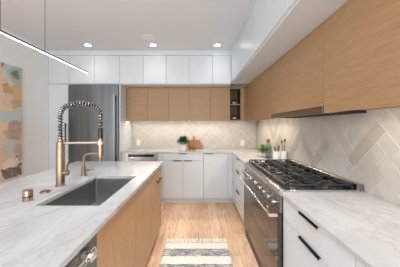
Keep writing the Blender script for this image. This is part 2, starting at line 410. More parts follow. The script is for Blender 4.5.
# right base run
DR = XW-.012-XF
cabinet('base_cabinet', 'white three-drawer base cabinet beyond the far end of the range', '-x', XF, 2.722, 3.598, .1, ZB1, DR,
    [('drawer', 2.722, 3.598, .69, ZB1, [(3.10, 3.30, ZB1-.003)]), ('drawer', 2.722, 3.598, .395, .69, [(3.12, 3.34, .682)]), ('drawer', 2.722, 3.598, .1, .395, [(3.12, 3.34, .387)])], M['white'], toe=True)
cabinet('base_cabinet', 'white drawer cabinet with two black edge pulls on the near side of the range', '-x', XF, .812, 1.502, .1, ZB1, DR,
    [('drawer', .812, 1.502, .742, ZB1, [(1.05, 1.245, ZB1-.004)]), ('drawer', .812, 1.502, .41, .742, [(1.035, 1.245, .742)]), ('drawer', .812, 1.502, .1, .41, [(1.05, 1.28, .406)])], M['white'], toe=True)
cabinet('base_cabinet', 'white drawer cabinet cut off by the bottom right corner of the photo', '-x', XF, .15, .81, .1, ZB1, DR,
    [('drawer', .15, .81, .742, ZB1, []), ('drawer', .15, .81, .41, .742, []), ('drawer', .15, .81, .1, .41, [])], M['white'], toe=True)
# tall units on the left of the back run
cabinet('tall_cabinet', 'tall white pantry cabinet with black bar handle left of the fridge', '-y', YS, XL+.002, -2.275, .1, ZWB-.002, YW-.002-YS, [], M['white'], toe=True)
tall = bpy.data.objects['tall_cabinet']
pd = fb(MB(), '-y', YS, XL+.004, -2.278, -.019, 0, .1, ZWB-.006, .0008).build('door', M['white'], tall)
hb = MB(); hb.box(-2.318, -2.302, YS-.04, YS-.026, 1.09, 1.425, .002); hb.box(-2.316, -2.304, YS-.027, YS-.0005, 1.12, 1.14); hb.box(-2.316, -2.304, YS-.027, YS-.0005, 1.375, 1.395)
tag(hb.build('handle', M['black'], pd), 'black bar handle')
tag(B(-1.388, -1.370, YS, YW-.002, 0, ZWB-.002, bev=.001).build('side_panel', M['white']), 'tall white end panel between the fridge and the back counter', 'panel')
# white uppers, back run
WX = lambda px: (px-199)*YS/FPX
up = [('white upper cabinet over the pantry, against the left wall', [WX(48.25), WX(69)]),
      ('white two-door upper cabinet above the steel fridge', [WX(69), WX(94.2), WX(119.5)]),
      ('white two-door upper cabinet just right of the tall fridge panel', [WX(119.5), WX(143.2), WX(166.2)]),
      ('white two-door upper cabinet above the potted plant and cutting boards', [WX(166.2), WX(189.3), WX(212.5)]),
      ('white single-door upper cabinet in the back right corner', [WX(212.5), XS-.003])]
up[0][1][0] = XL+.002
for lb, xs in up:
    cabinet('upper_cabinet', lb, '-y', YS, xs[0]+.0005, xs[-1]-.0005, ZWB, ZWT, YW-.002-YS, [('door', a, b_, ZWB+.012, ZWT, []) for a, b_ in zip(xs, xs[1:])], M['white'], 'white upper cabinets under the ceiling', gap=.0025)
# white uppers, right run
ys = [3.755, 3.36, 2.965, 2.57, 2.175, 1.78, 1.385, .99, .595, .2]
lbs = ['white upper cabinet of the right-hand run, next to the back corner', 'white upper cabinet of the right-hand run, over the knobbed far half of the range', 'white upper cabinet of the right-hand run, over the near half of the range',
       'white upper cabinet of the right-hand run, above the nearest oak cabinet']
sp_ = [(3.755, 2.965), (2.965, 2.175), (2.175, 1.385), (1.385, .2)]
sp_ = [(3.757, 2.966), (2.964, 2.176), (2.174, 1.386), (1.384, .2)]
for lb, (b1, a1) in zip(lbs, sp_):
    n = 2 if b1-a1 < 1 else 3
    d = [a1+(b1-a1)*i/n for i in range(n+1)]
    cabinet('upper_cabinet', lb, '-x', XS, a1, b1, ZWB, ZWT, XW-.002-XS, [('door', a, b_, ZWB+.016, ZWT, []) for a, b_ in zip(d, d[1:])], M['white'], 'white upper cabinets under the ceiling', gap=.0025)
# oak wall cabinets, back run
OX = lambda px: (px-199)*YU/FPX
ZOT = ZWB-.003
for lb, xs in [('oak wall cabinet with two doors, left end of the back wall', [-1.366, OX(147.5), OX(168.4)]),
               ('oak wall cabinet with two doors, above the plant on the back wall', [OX(168.4), OX(189.2), OX(210.5)]),
               ('oak wall cabinet with one door, left of the dark open shelf', [OX(210.5), OX(229)])]:
    t = cabinet('oak_cabinet', lb, '-y', YU, xs[0]+.0005, xs[-1]-.0005, ZUB, ZOT, YW-.01-YU, [('door', a, b_, ZUB, ZOT, []) for a, b_ in zip(xs, xs[1:])], M['oak'], 'oak wall cabinets', gap=.0018, rec=.02)
    B(xs[0]+.02, xs[-1]-.02, YU+.10, YU+.118, ZUB+.013, ZUB+.0197).build('led_strip', M['led'], t)
area('undercabinet_led_back', (-.41, YU+.109, ZUB+.012), (math.radians(-18), 0, 0), 1.8, .02, 6, (1, .86, .68))
# open shelf unit
sx0, sx1 = OX(229)+.0005, OX(241.5)
os_ = thing('open_shelf', 'small two-tier open shelf with dark walnut inside, between oak cabinets', 'shelf', ((sx0+sx1)/2, 4.2, ZUB))
f = MB(); f.box(sx0, sx0+.018, YU, YW-.01, ZUB, ZOT); f.box(sx1-.018, sx1, YU, YW-.01, ZUB, ZOT); f.box(sx0+.018, sx1-.018, YU, YW-.01, ZUB, ZUB+.02); f.box(sx0+.018, sx1-.018, YU, YW-.01, ZOT-.02, ZOT)
f.build('frame', M['oak'], os_)
f = MB(); f.box(sx0+.0185, sx1-.0185, YW-.022, YW-.0105, ZUB+.0205, ZOT-.0205)
f.box(sx0+.0183, sx0+.023, YU+.002, YW-.023, ZUB+.0205, ZOT-.0205); f.box(sx1-.023, sx1-.0183, YU+.002, YW-.023, ZUB+.0205, ZOT-.0205)
f.box(sx0+.0235, sx1-.0235, YU+.002, YW-.023, ZUB+.0203, ZUB+.024); f.build('lining', M['walnut'], os_)
B(sx0+.0235, sx1-.0235, YU+.003, YW-.023, 1.765, 1.783).build('shelf_board', M['oak'], os_)
for z, lb in ((ZUB+.0242, 'dark lidded jar with pale label on the lower tier of the open shelf'), (1.7832, 'dark lidded jar with pale label on the upper tier of the open shelf')):
    xx = (sx0+sx1)/2
    j = thing('jar', lb, 'jar', (xx, 4.17, z), 'jars on the open shelf')
    MB().lathe([(.034, 0), (.036, .006), (.036, .07), (.030, .082), (.028, .088)], (xx, 4.17, z)).build('body', M['jar'], j)
    MB().lathe([(.030, .0885), (.030, .102), (.024, .105)], (xx, 4.17, z)).build('lid', M['black'], j)
    MB().lathe([(.0364, .018), (.0367, .02), (.0367, .05), (.0364, .052)], (xx, 4.17, z)).build('label', M['label'], j)
tag(B(sx1+.001, XU-.001, YU+.0, YU+.02, ZUB, ZOT, bev=.001).build('corner_panel', M['oak']), 'oak filler strip in the corner right of the open shelf', 'panel')
# oak wall cabinets, right run
DO = XW-.01-XU
t = cabinet('oak_cabinet', 'long oak wall cabinet between the back corner and the range hood', '-x', XU, 2.562, YU-.001, ZUB, ZOT, DO, [('door', 2.562, YU-.001, ZUB, ZOT, [])], M['oak'], 'oak wall cabinets', gap=.0018, rec=.02)
B(XU+.10, XU+.118, 2.62, YU-.05, ZUB+.013, ZUB+.0197).build('led_strip', M['led'], t)
cabinet('oak_cabinet', 'oak wall cabinet with two doors above the steel range hood', '-x', XU, 1.492, 2.56, ZUB+.048, ZOT, DO, [('door', 1.492, 2.03, ZUB+.048, ZOT, []), ('door', 2.03, 2.56, ZUB+.048, ZOT, [])], M['oak'], 'oak wall cabinets', gap=.0018)
t = cabinet('oak_cabinet', 'nearest oak wall cabinet, wide plain door cut by the right edge of the photo', '-x', XU, .35, 1.49, ZUB, ZOT, DO, [('door', .35, 1.49, ZUB, ZOT, [])], M['oak'], 'oak wall cabinets', gap=.0018, rec=.02)
B(XU+.10, XU+.118, .45, 1.44, ZUB+.013, ZUB+.0197).build('led_strip', M['led'], t)
area('undercabinet_led_near', (XU+.109, .95, ZUB+.012), (0, math.radians(18), 0), .02, .98, 2.6, (1, .92, .82))
area('undercabinet_led_right', (XU+.109, 3.3, ZUB+.012), (0, math.radians(18), 0), .02, 1.35, 6.5, (1, .86, .68))
# range hood
hd = thing('range_hood', 'slim stainless range hood insert under the oak cabinets', 'range hood', (1.01, 2.026, ZUB))
B(XU-.004, XU+.02, 1.494, 2.558, ZUB, ZUB+.046, bev=.0015).build('front_strip', M['darksteel'], hd)
f = MB(); f.box(XU+.0205, XW-.011, 1.494, 2.558, ZUB+.03, ZUB+.046); f.box(XU+.0205, XW-.011, 1.494, 1.52, ZUB+.002, ZUB+.03); f.box(XU+.0205, XW-.011, 2.53, 2.558, ZUB+.002, ZUB+.03); f.box(XW-.05, XW-.011, 1.52, 2.53, ZUB+.002, ZUB+.03)
f.build('canopy', M['black'], hd)
for i in range(3):
    f = MB(); y0 = 1.535+i*.33
    f.box(XU+.03, XW-.06, y0, y0+.32, ZUB+.018, ZUB+.0295)
    for k in range(9): f.box(XU+.035, XW-.065, y0+.012+k*.034, y0+.026+k*.034, ZUB+.012, ZUB+.019)
    f.build('filter', M['black'], hd)

# ------------------------------------------------------------------ worktops
wk = MB(); ZS = ZT-.024
wk.prism([(-1.369, YC), (XC, YC), (XC, 2.712), (XW-.0095, 2.712), (XW-.0095, YW-.0095), (-1.369, YW-.0095)], 'z', ZS, ZT, .0015)
tag(wk.build('worktop', M['quartz']), 'L-shaped white quartz worktop along the back wall and far right corner', 'worktop')
tag(B(XC, XW-.0095, .15, 1.508, ZS, ZT, bev=.0015).build('worktop', M['quartz']), 'white veined quartz worktop at the right, on the near side of the range', 'worktop')

# ------------------------------------------------------------------ island
IX0, IX1, IY0, IY1 = -1.585, -.466, .25, 2.81
SX0, SX1, SY0, SY1 = -.955, -.578, 1.255, 1.993
def ring_slab(o, h, z0, z1):
    b = bmesh.new(); V = lambda x, y, z: b.verts.new((x, y, z))
    P = lambda r, z: [V(r[0], r[2], z), V(r[1], r[2], z), V(r[1], r[3], z), V(r[0], r[3], z)]
    ot, it, ob, ib = P(o, z1), P(h, z1), P(o, z0), P(h, z0)
    for i in range(4):
        j = (i+1) % 4
        b.faces.new((ot[i], ot[j], it[j], it[i])); b.faces.new((ob[i], ib[i], ib[j], ob[j]))
        b.faces.new((ob[i], ob[j], ot[j], ot[i])); b.faces.new((it[i], it[j], ib[j], ib[i]))
    bmesh.ops.recalc_face_normals(b, faces=b.faces[:]); m = MB(); m._add(b); return m
tag(ring_slab((IX0, IX1, IY0, IY1), (SX0, SX1, SY0, SY1), ZS, ZT).build('island_worktop', M['quartz'], smooth=False), 'white veined quartz worktop of the island with a sink cut-out', 'worktop')
IF = -.488; IZ = ZS-.002
isl = thing('kitchen_island', 'oak-fronted kitchen island base under the white quartz top', 'island', (-.87, 1.5, 0))
f = MB(); f.box(-1.27, -1.25, IY0+.02, IY1-.02, .1, IZ); f.box(-1.25, IF-.02, IY1-.04, IY1-.02, .1, IZ); f.box(-1.25, IF-.02, IY0+.02, IY0+.04, .1, IZ)
f.box(-1.25, IF-.02, 1.03, 1.05, .1, IZ); f.box(-1.25, IF-.02, 1.05, IY1-.04, .1, .12); f.box(IF-.02, IF, IY1-.04, IY1-.02, .1, IZ); f.box(IF-.02, IF, IY0+.02, IY0+.04, .1, IZ)
f.build('body', M['oak_island'], isl)
f = MB(); f.box(-1.2, IF-.06, 1.06, IY1-.08, 0, .0995); f.build('toe_kick', M['darkgap'], isl)
doors = [fb(MB(), '+x', IF, a+.0018, b_-.0018, -.019, 0, .1, IZ-.012, .0008).build('door', M['oak_island'], isl) for a, b_ in ((1.03, 1.65), (1.65, 2.215), (2.215, IY1-.041))]
h = MB(); h.box(IF+.022, IF+.032, 2.44, 2.66, .722, .744, .002); h.box(IF+.0005, IF+.023, 2.47, 2.482, .729, .739); h.box(IF+.0005, IF+.023, 2.618, 2.63, .729, .739)
tag(h.build('handle', M['black'], doors[2]), 'black bar handle')
# dishwasher
dw = thing('dishwasher', 'stainless dishwasher in the near end of the island with a thick steel bar handle', 'dishwasher', (-.78, .72, 0))
B(-1.1, IF-.025, .40, 1.024, .1, IZ-.003).build('body', M['black'], dw)
B(-1.05, IF-.07, .40, 1.024, 0.0, .0995).build('toe_kick', M['darkgap'], dw)
d = B(IF-.0245, IF+.006, .402, 1.022, .1, IZ-.004, bev=.002).build('door', M['fridge'], dw)
h = MB(); h.cyl((IF+.036, .44, .842), (IF+.036, .912, .842), .0115, seg=20)
for yy in (.90, .46):
    h.box(IF+.0065, IF+.056, yy-.024, yy+.024, .820, .866, .007, 2)
h.build('handle', M['chrome'], d)
# sink
sk = thing('sink', 'undermount stainless single-bowl sink set in the island worktop', 'sink', ((SX0+SX1)/2, (SY0+SY1)/2, ZS-.23))
zb = ZS-.225; g_ = .004
f = MB(); b = bmesh.new()
def rect(x0, x1, y0, y1, z, r=.02, n=5):
    pts = []
    for cx, cy, a0 in ((x1-r, y1-r, 0), (x0+r, y1-r, 90), (x0+r, y0+r, 180), (x1-r, y0+r, 270)):
        for i in range(n+1):
            a = math.radians(a0+90*i/n); pts.append(b.verts.new((cx+r*math.cos(a), cy+r*math.sin(a), z)))
    return pts
loops = [rect(SX0-.03, SX1+.022, SY0-.03, SY1+.03, ZS-.001, .03), rect(SX0-g_, SX1+g_, SY0-g_, SY1+g_, ZS-.001), rect(SX0-g_, SX1+g_, SY0-g_, SY1+g_, zb+.01), rect(SX0+.006, SX1-.006, SY0+.006, SY1-.006, zb),
    rect((SX0+SX1)/2-.05, (SX0+SX1)/2+.05, (SY0+SY1)/2-.05, (SY0+SY1)/2+.05, zb-.006, .048)]
for a, c in zip(loops, loops[1:]):
    for i in range(len(a)): b.faces.new((a[i], a[(i+1) % len(a)], c[(i+1) % len(a)], c[i]))
b.faces.new(loops[-1]); bmesh.ops.recalc_face_normals(b, faces=b.faces[:]); f._add(b)
bowl = f.build('basin', M['sinksteel'], sk)
MB().lathe([(.044, 0), (.044, .004), (.036, .006), (.03, .003), (.005, .003), (.004, .008)], ((SX0+SX1)/2, (SY0+SY1)/2, zb-.0055)).build('drain', M['chrome'], sk)

# ------------------------------------------------------------------ faucets and deck fittings
FX, FY, Z0 = -1.072, 1.672, ZT
fa = thing('faucet', 'tall brass pull-down faucet with coiled spring neck beside the sink', 'faucet', (FX, FY, Z0))
MB().lathe([(.036, 0), (.036, .006), (.031, .010), (.031, .30), (.029, .305), (.029, .335), (.024, .338), (.020, .345), (.020, .36)], (FX, FY, Z0), 32).build('body', M['brass'], fa)
h = MB(); h.cyl((FX+.025, FY, Z0+.10), (FX+.062, FY, Z0+.10), .020, seg=24); h.tube([(FX+.05, FY, Z0+.105), (FX+.056, FY-.004, Z0+.15), (FX+.066, FY-.008, Z0+.185)], .006)
h.build('lever', M['brass'], fa)
HX = FX+.310                               # spray head axis
def neck(t):
    # straight up, rounded arch, straight down
    zb_, zt_, r = Z0+.36, Z0+.555, .10
    L1 = zt_-zb_; La = math.pi/2*r; Lf = (HX-FX)-2*r; L2 = .115
    s = t*(L1+2*La+Lf+L2)
    if s < L1: return Vector((FX, FY, zb_+s))
    s -= L1
    if s < La: a = s/r; return Vector((FX+r-r*math.cos(a), FY, zt_+r*math.sin(a)*.72))
    s -= La
    if s < Lf: u = s/Lf; return Vector((FX+r+s, FY, zt_+r*.72+.012*math.sin(math.pi*u)))
    s -= Lf
    if s < La: a = s/r; return Vector((HX-r+r*math.sin(a), FY, zt_+r*math.cos(a)*.72))
    s -= La
    return Vector((HX, FY, zt_-s))
N = 120; path = [neck(i/N) for i in range(N+1)]
MB().tube(path, .0125, 10).build('hose', M['black'], fa)
turns = 33; hel = []; n = None; K = turns*12
for i in range(K+1):
    t = i/K; p = neck(t); tg = (neck(min(1, t+.004))-neck(max(0, t-.004))).normalized()
    nn = Vector((0, 1, 0)); bn = tg.cross(nn).normalized(); a = 2*math.pi*turns*t
    hel.append(p+(nn*math.cos(a)+bn*math.sin(a))*.0185)
tag(MB().tube(hel, .0038, 6).build('spring', M['spring'], fa), 'steel coil spring')
zt_ = Z0+.555-.115
MB().cyl((HX, FY, zt_-.075), (HX, FY, zt_+.004), .0175, seg=24).build('grip', M['black'], fa)
MB().lathe([(.017, -.145), (.021, -.142), (.023, -.10), (.019, -.02), (.018, 0)], (HX, FY, zt_-.0755), 24).build('spray_head', M['brass'], fa)
a = MB(); a.tube([(FX+.02, FY, Z0+.33), (FX+.15, FY, Z0+.332), (HX-.026, FY, Z0+.332)], .0085, 12)
a.lathe([(.021, -.014), (.027, -.014), (.027, .014), (.021, .014), (.021, -.0139)], (HX, FY, Z0+.332), 24)
tag(a.build('support_arm', M['palebrass'], fa), 'pale polished support arm')
# small filtered-water tap
TX, TY = -1.075, 2.015
tp = thing('water_tap', 'small brass drinking-water tap with curved spout behind the tall faucet', 'faucet', (TX, TY, Z0))
MB().lathe([(.030, 0), (.030, .005), (.022, .009), (.022, .075), (.018, .08), (.014, .085)], (TX, TY, Z0), 24).build('body', M['brass'], tp)
pts = [Vector((TX, TY, Z0+.08)), Vector((TX, TY, Z0+.155))]
for i in range(1, 10): a_ = math.radians(10*i); pts.append(Vector((TX+.045-.045*math.cos(a_), TY, Z0+.155+.045*math.sin(a_))))
pts += [Vector((TX+.115, TY, Z0+.20))]
for i in range(1, 10): a_ = math.radians(10*i); pts.append(Vector((TX+.115+.04*math.sin(a_), TY, Z0+.16+.04*math.cos(a_))))
pts += [Vector((TX+.155, TY, Z0+.13))]
MB().tube(pts, .012, 12).build('spout', M['brass'], tp)
h = MB(); h.cyl((TX+.018, TY, Z0+.05), (TX+.045, TY, Z0+.05), .012, seg=16); h.tube([(TX+.04, TY, Z0+.05), (TX+.07, TY-.005, Z0+.054), (TX+.105, TY-.01, Z0+.060)], .006)
h.build('lever', M['brass'], tp)
ag = thing('air_gap_cap', 'short brass cylinder cap on the island worktop, left of the sink near corner', 'cap', (-1.066, 1.345, Z0))
MB().lathe([(.030, 0), (.030, .004), (.027, .007), (.027, .060), (.025, .064), (.0, .066)], (-1.066, 1.345, Z0), 28).build('body', M['brass'], ag)
MB().lathe([(.0275, .022), (.0277, .023), (.0277, .028), (.0275, .029)], (-1.066, 1.345, Z0), 28).build('groove', M['black'], ag)
bt = thing('push_button', 'flat round brass push button between the tall faucet and the brass cap', 'button', (-1.076, 1.513, Z0))
MB().lathe([(.034, 0), (.034, .005), (.030, .008), (.022, .008), (.021, .006)], (-1.076, 1.513, Z0), 28).build('rim', M['brass'], bt)
MB().lathe([(.020, .0065), (.020, .012), (.018, .014), (0, .0145)], (-1.076, 1.513, Z0), 28).build('cap', M['brass'], bt)

# ------------------------------------------------------------------ range
RY0, RY1, RX = 1.513, 2.707, .562
rg = thing('gas_range', 'wide stainless gas range with black grates, front knobs and dark glass oven door', 'range', (.86, (RY0+RY1)/2, 0))
B(RX+.03, XW-.011, RY0, RY1, .1, .885).build('body', M['black'], rg)
f = MB(); f.prism([(RX+.012, .885), (RX+.0, .895), (RX+.002, .915), (RX+.018, .924), (XW-.011, .924), (XW-.011, .885)], 'y', RY0, RY1, .002); f.build('cooktop_frame', M['steel'], rg)
B(RX+.05, XW-.05, RY0+.02, RY1-.02, .9242, .928).build('burner_tray', M['enamel'], rg)
f = MB(); f.prism([(RX+.001, .765), (RX+.008, .884), (RX+.03, .884), (RX+.03, .765)], 'y', RY0, RY1, .001); f.build('control_panel', M['darksteel'], rg)
B(XW-.06, XW-.0105, RY0, RY1, .9245, .965, bev=.003).build('back_guard', M['darksteel'], rg)
dr = MB(); dr.box(RX+.0, RX+.0295, RY0+.002, RY1-.002, .135, .757, .002); door = dr.build('oven_door', M['doorframe'], rg)
B(RX-.003, RX-.0003, RY0+.022, RY1-.03, .15, .715, bev=.001).build('glass', M['glassblack'], door)
h = MB(); h.cyl((RX-.055, RY0+.025, .742), (RX-.055, RY1-.07, .742), .0115, seg=18)
for yy in (RY0+.035, RY1-.08): h.box(RX-.066, RX-.0003, yy-.017, yy+.017, .730, .754, .005, 2)
h.build('handle', M['chrome'], door)
B(RX+.02, XW-.05, RY0+.002, RY1-.002, .012, .13).build('kick_plate', M['black'], rg)
for xx in (RX+.06, XW-.09):
    for yy in (RY0+.05, RY1-.05): MB().cyl((xx, yy, 0), (xx, yy, .02), .02).build('leg', M['steel'], rg)
for y in (1.585, 1.70, 1.82, 1.94, 2.10, 2.28, 2.39, 2.50, 2.61):
    big = 1.25 if abs(y-2.10) < .01 else 1
    z = .824; x = RX+.0045
    k = MB(); k.lathe([(.027*big, 0), (.027*big, .004), (.020*big, .006), (.0185*big, .03), (.016*big, .034), (0, .035)], (x, y, z), 24, (-1, 0, 0)); k.box(x-.042, x-.03, y-.005, y+.005, z-.02, z+.02, .002)
    kn = k.build('knob', M['darksteel'], rg)
# burners and grates
gx0, gx1 = RX+.055, XW-.065
ng = 4; gw = (RY1-RY0-.05)/ng
for i in range(ng):
    y0 = RY0+.025+i*gw; y1 = y0+gw; yc = (y0+y1)/2
    g = MB(); zt = .960; r = .007
    def bar(x0_, x1_, ya, yb, z0_=.949, z1_=zt): g.box(x0_, x1_, ya, yb, z0_, z1_, .002)
    bar(gx0, gx0+.016, y0+.003, y1-.003); bar(gx1-.016, gx1, y0+.003, y1-.003); bar(gx0, gx1, y0+.003, y0+.014); bar(gx0, gx1, y1-.014, y1-.003)
    xm = (gx0+gx1)/2; bar(xm-.007, xm+.007, y0+.003, y1-.003)
    for bx in ((gx0+xm)/2, (gx1+xm)/2):
        for sgn in (-1, 1):
            e = .125 if sgn else 0
            bar(min(bx+sgn*.035, bx+sgn*.125), max(bx+sgn*.035, bx+sgn*.125), yc-.006, yc+.006, .948, zt+.002)
            bar(bx-.006, bx+.006, min(yc+sgn*.035, yc+sgn*(gw/2-.01)), max(yc+sgn*.035, yc+sgn*(gw/2-.01)), .948, zt+.002)
            for s2 in (-1, 1):
                m = Matrix.Translation((bx+sgn*.085, yc+s2*.085, .955)) @ Matrix.Rotation(math.atan2(s2*.09, sgn*.09), 4, 'Z')
                g.box(-.045, .045, -.005, .005, -.006, .008, .0015, 1, m)
    for fx in (gx0+.008, gx1-.008, xm):
        for fy in (y0+.010, y1-.010): g.cyl((fx, fy, .9283), (fx, fy, .946), .006, seg=8)
    g.build('grate', M['iron'], rg)
    for bx in ((gx0+xm)/2, (gx1+xm)/2):
        q = MB().lathe([(.055, 0), (.055, .004), (.046, .008), (.040, .010)], (bx, yc, .9282), 24).build('burner', M['chrome'], rg)
        MB().lathe([(.034, .0102), (.036, .012), (.036, .017), (.03, .021), (0, .022)], (bx, yc, .9282), 24).build('burner_cap', M['iron'], q)

# ------------------------------------------------------------------ fridge and microwave
fr = thing('fridge', 'tall built-in stainless steel fridge with a long vertical bar handle', 'fridge', (-1.83, 4.06, 0))
FY0 = YS-.012
B(-2.268, -1.394, YS+.02, YW-.01, .02, ZWB-.008).build('body', M['darkgap'], fr)
B(-2.26, -1.40, YS+.05, YS+.2, 0, .0195).build('toe_kick', M['darkgap'], fr)
d = B(-2.264, -1.397, FY0, YS+.0195, .12, ZWB-.010, bev=.003).build('door', M['fridge'], fr)
h = MB(); hx = -1.452; h.box(hx-.014, hx+.014, FY0-.064, FY0-.052, .75, 1.90, .003, 2)
h.build('handle', M['satin'], d)
h = MB()
for zz in (.80, 1.85): h.box(hx-.012, hx+.014, FY0-.0515, FY0-.0003, zz-.05, zz+.05, .003)
h.box(hx+.004, hx+.014, FY0-.0515, FY0-.034, .76, 1.89)
h.build('handle_mount', M['black'], d)
B(-2.264, -1.397, YS-.004, YS+.0195, .025, .115, bev=.002).build('grille', M['steel'], fr)

mw = thing('microwave', 'stainless built-in microwave with black control strip under the back counter', 'microwave', (-1.01, 4.08, .1))
B(-1.303, -.724, YF+.0, YW-.02, .1, ZB1-.002).build('body', M['steel'], mw)
B(-1.25, -.79, YF-.014, YF-.0003, .826, .872, bev=.002).build('control_panel', M['enamel'], mw)
d = B(-1.29, -.737, YF-.02, YF-.0003, .45, .815, bev=.003).build('door', M['steel'], mw)
B(-1.22, -.80, YF-.0225, YF-.0203, .50, .74, bev=.001).build('window', M['glassblack'], d)
h = MB(); h.cyl((-1.25, YF-.05, .775), (-.78, YF-.05, .775), .009); h.cyl((-1.23, YF-.05, .775), (-1.23, YF-.0203, .775), .006); h.cyl((-.80, YF-.05, .775), (-.80, YF-.0203, .775), .006); h.build('handle', M['steel'], d)
B(-1.303, -.724, YF+.05, YF+.07, 0, .0995).build('toe_kick', M['white'], mw)

# ------------------------------------------------------------------ painting
PY0, PZ0 = 2.4, .66
M['paint'] = painting_mat()
pt = thing('painting', 'large unframed abstract canvas in peach, teal and grey on the left wall', 'painting', (XL, PY0, PZ0))
B(XL+.002, XL+.038, 1.6, 3.15, .66, 2.205, bev=.002).build('canvas', M['paint'], pt)

# ------------------------------------------------------------------ ceiling fittings
def dl(x, y, lb, pw=4.5):
    t = thing('downlight', lb, 'ceiling light', (x, y, ZC), 'recessed ceiling lights')
    MB().lathe([(.043, -.004), (.056, -.006), (.062, -.003), (.063, 0)], (x, y, ZC-.0005), 32).build('trim_ring', M['ceramic'], t)
    MB().lathe([(.0, -.0065), (.041, -.0065), (.042, -.0055)], (x, y, ZC-.0005), 32).build('lens', M['lamp'], t)
    l = bpy.data.lights.new('downlight_beam', 'SPOT'); l.energy = pw; l.spot_size = math.radians(130 if pw < 10 else 96); l.spot_blend = 1; l.shadow_soft_size = .05; l.color = (1, .99, .975)
    o = bpy.data.objects.new('downlight_beam', l); C.objects.link(o); o.location = (x, y, ZC-.02)
for x, lb in ((-1.80, 'leftmost recessed ceiling light, above the fridge'), (-.745, 'middle recessed ceiling light, beside the round speaker grille'), (.295, 'rightmost recessed ceiling light, near the right-hand white cabinets')):
    dl(x, 3.50, lb)
for x, lb in ((-1.55, 'unseen recessed fill light added above the island'), (-.03, 'unseen recessed fill light added above the aisle')):
    dl(x, 1.75 if x < -1 else 2.1, lb, 31 if x < -1 else 97)  # out-of-view ceiling lamps added to brighten the floor and counters
for x, lb in ((-1.55, 'unseen recessed fill light added by the camera on the island side'), (-.03, 'unseen recessed fill light added by the camera on the range side')):
    dl(x, .2, lb, 22 if x < -1 else 28)  # further unseen fill lamps, added for the same brightening
sg = thing('ceiling_speaker', 'round grey speaker grille flush in the ceiling', 'speaker', (-.755, 3.19, ZC))
MB().lathe([(.085, -.006), (.094, -.006), (.096, 0)], (-.755, 3.19, ZC-.0005), 36).build('rim', M['ceramic'], sg)
MB().lathe([(0, -.0055), (.084, -.0055), (.084, -.001)], (-.755, 3.19, ZC-.0005), 36).build('grille', M['grey'], sg)
# linear pendant
PX, PZ, PY1 = -1.02, 1.855, 1.98
pn = thing('pendant_light', 'thin black linear pendant with a glowing underside over the island', 'pendant light', (PX, 1.3, PZ))
B(PX-.006, PX+.006, .62, PY1, PZ+.0055, PZ+.0145, bev=.001).build('housing', M['black'], pn)
B(PX-.0045, PX+.0045, .622, PY1-.004, PZ, PZ+.0053, bev=.001).build('diffuser', M['pend'], pn)
for y in (1.43, 1.11):
    MB().cyl((PX, y, PZ+.0147), (PX, y, ZC-.012), .0022, seg=6).build('wire', M['greyutensil'], pn)
B(PX-.03, PX+.03, 1.0, 1.55, ZC-.012, ZC-.0005, bev=.002).build('canopy', M['ceramic'], pn)

# ------------------------------------------------------------------ things on the back counter
def foliage(mb, c, r, hgt, n, l, wd, rnd):
    for i in range(n):
        a = rnd.uniform(0, 2*math.pi); e = rnd.uniform(.1, 1.4); k = rnd.uniform(.35, 1)
        d = Vector((math.cos(a)*math.cos(e), math.sin(a)*math.cos(e), math.sin(e)))
        p = Vector(c)+Vector((d.x*r*k, d.y*r*k, d.z*hgt*k))
        mb.leaf(p, d+Vector((rnd.uniform(-.5, .5), rnd.uniform(-.5, .5), rnd.uniform(-.3, .3))), (0, 0, 1) if abs(d.z) < .95 else (1, 0, 0), l*rnd.uniform(.7, 1.2), wd*rnd.uniform(.8, 1.2))
rnd = random.Random(3)
px, py = -.295, 4.05
pl = thing('potted_plant', 'small bushy green plant in a white pot on the back counter', 'plant', (px, py, ZT))
MB().lathe([(.050, 0), (.054, .004), (.062, .105), (.064, .112), (.058, .112), (.056, .095), (0, .094)], (px, py, ZT), 28).build('pot', M['ceramic'], pl)
MB().lathe([(0, .0985), (.055, .0985), (.0555, .0952)], (px, py, ZT), 20).build('soil', M['soil'], pl)
f = MB(); foliage(f, (px, py, ZT+.125), .11, .12, 300, .052, .034, rnd); f.build('foliage', M['leaf'], pl)
f = MB()
for i in range(9):
    a = 2*math.pi*i/9; f.tube([(px+.02*math.cos(a), py+.02*math.sin(a), ZT+.098), (px+.045*math.cos(a), py+.045*math.sin(a), ZT+.15), (px+.075*math.cos(a), py+.07*math.sin(a), ZT+.19)], .002, 5)
f.build('stems', M['stem'], pl)
def lean(yb, zb_, ang): return Matrix.Translation((0, yb, zb_)) @ Matrix.Rotation(-ang, 4, 'X')
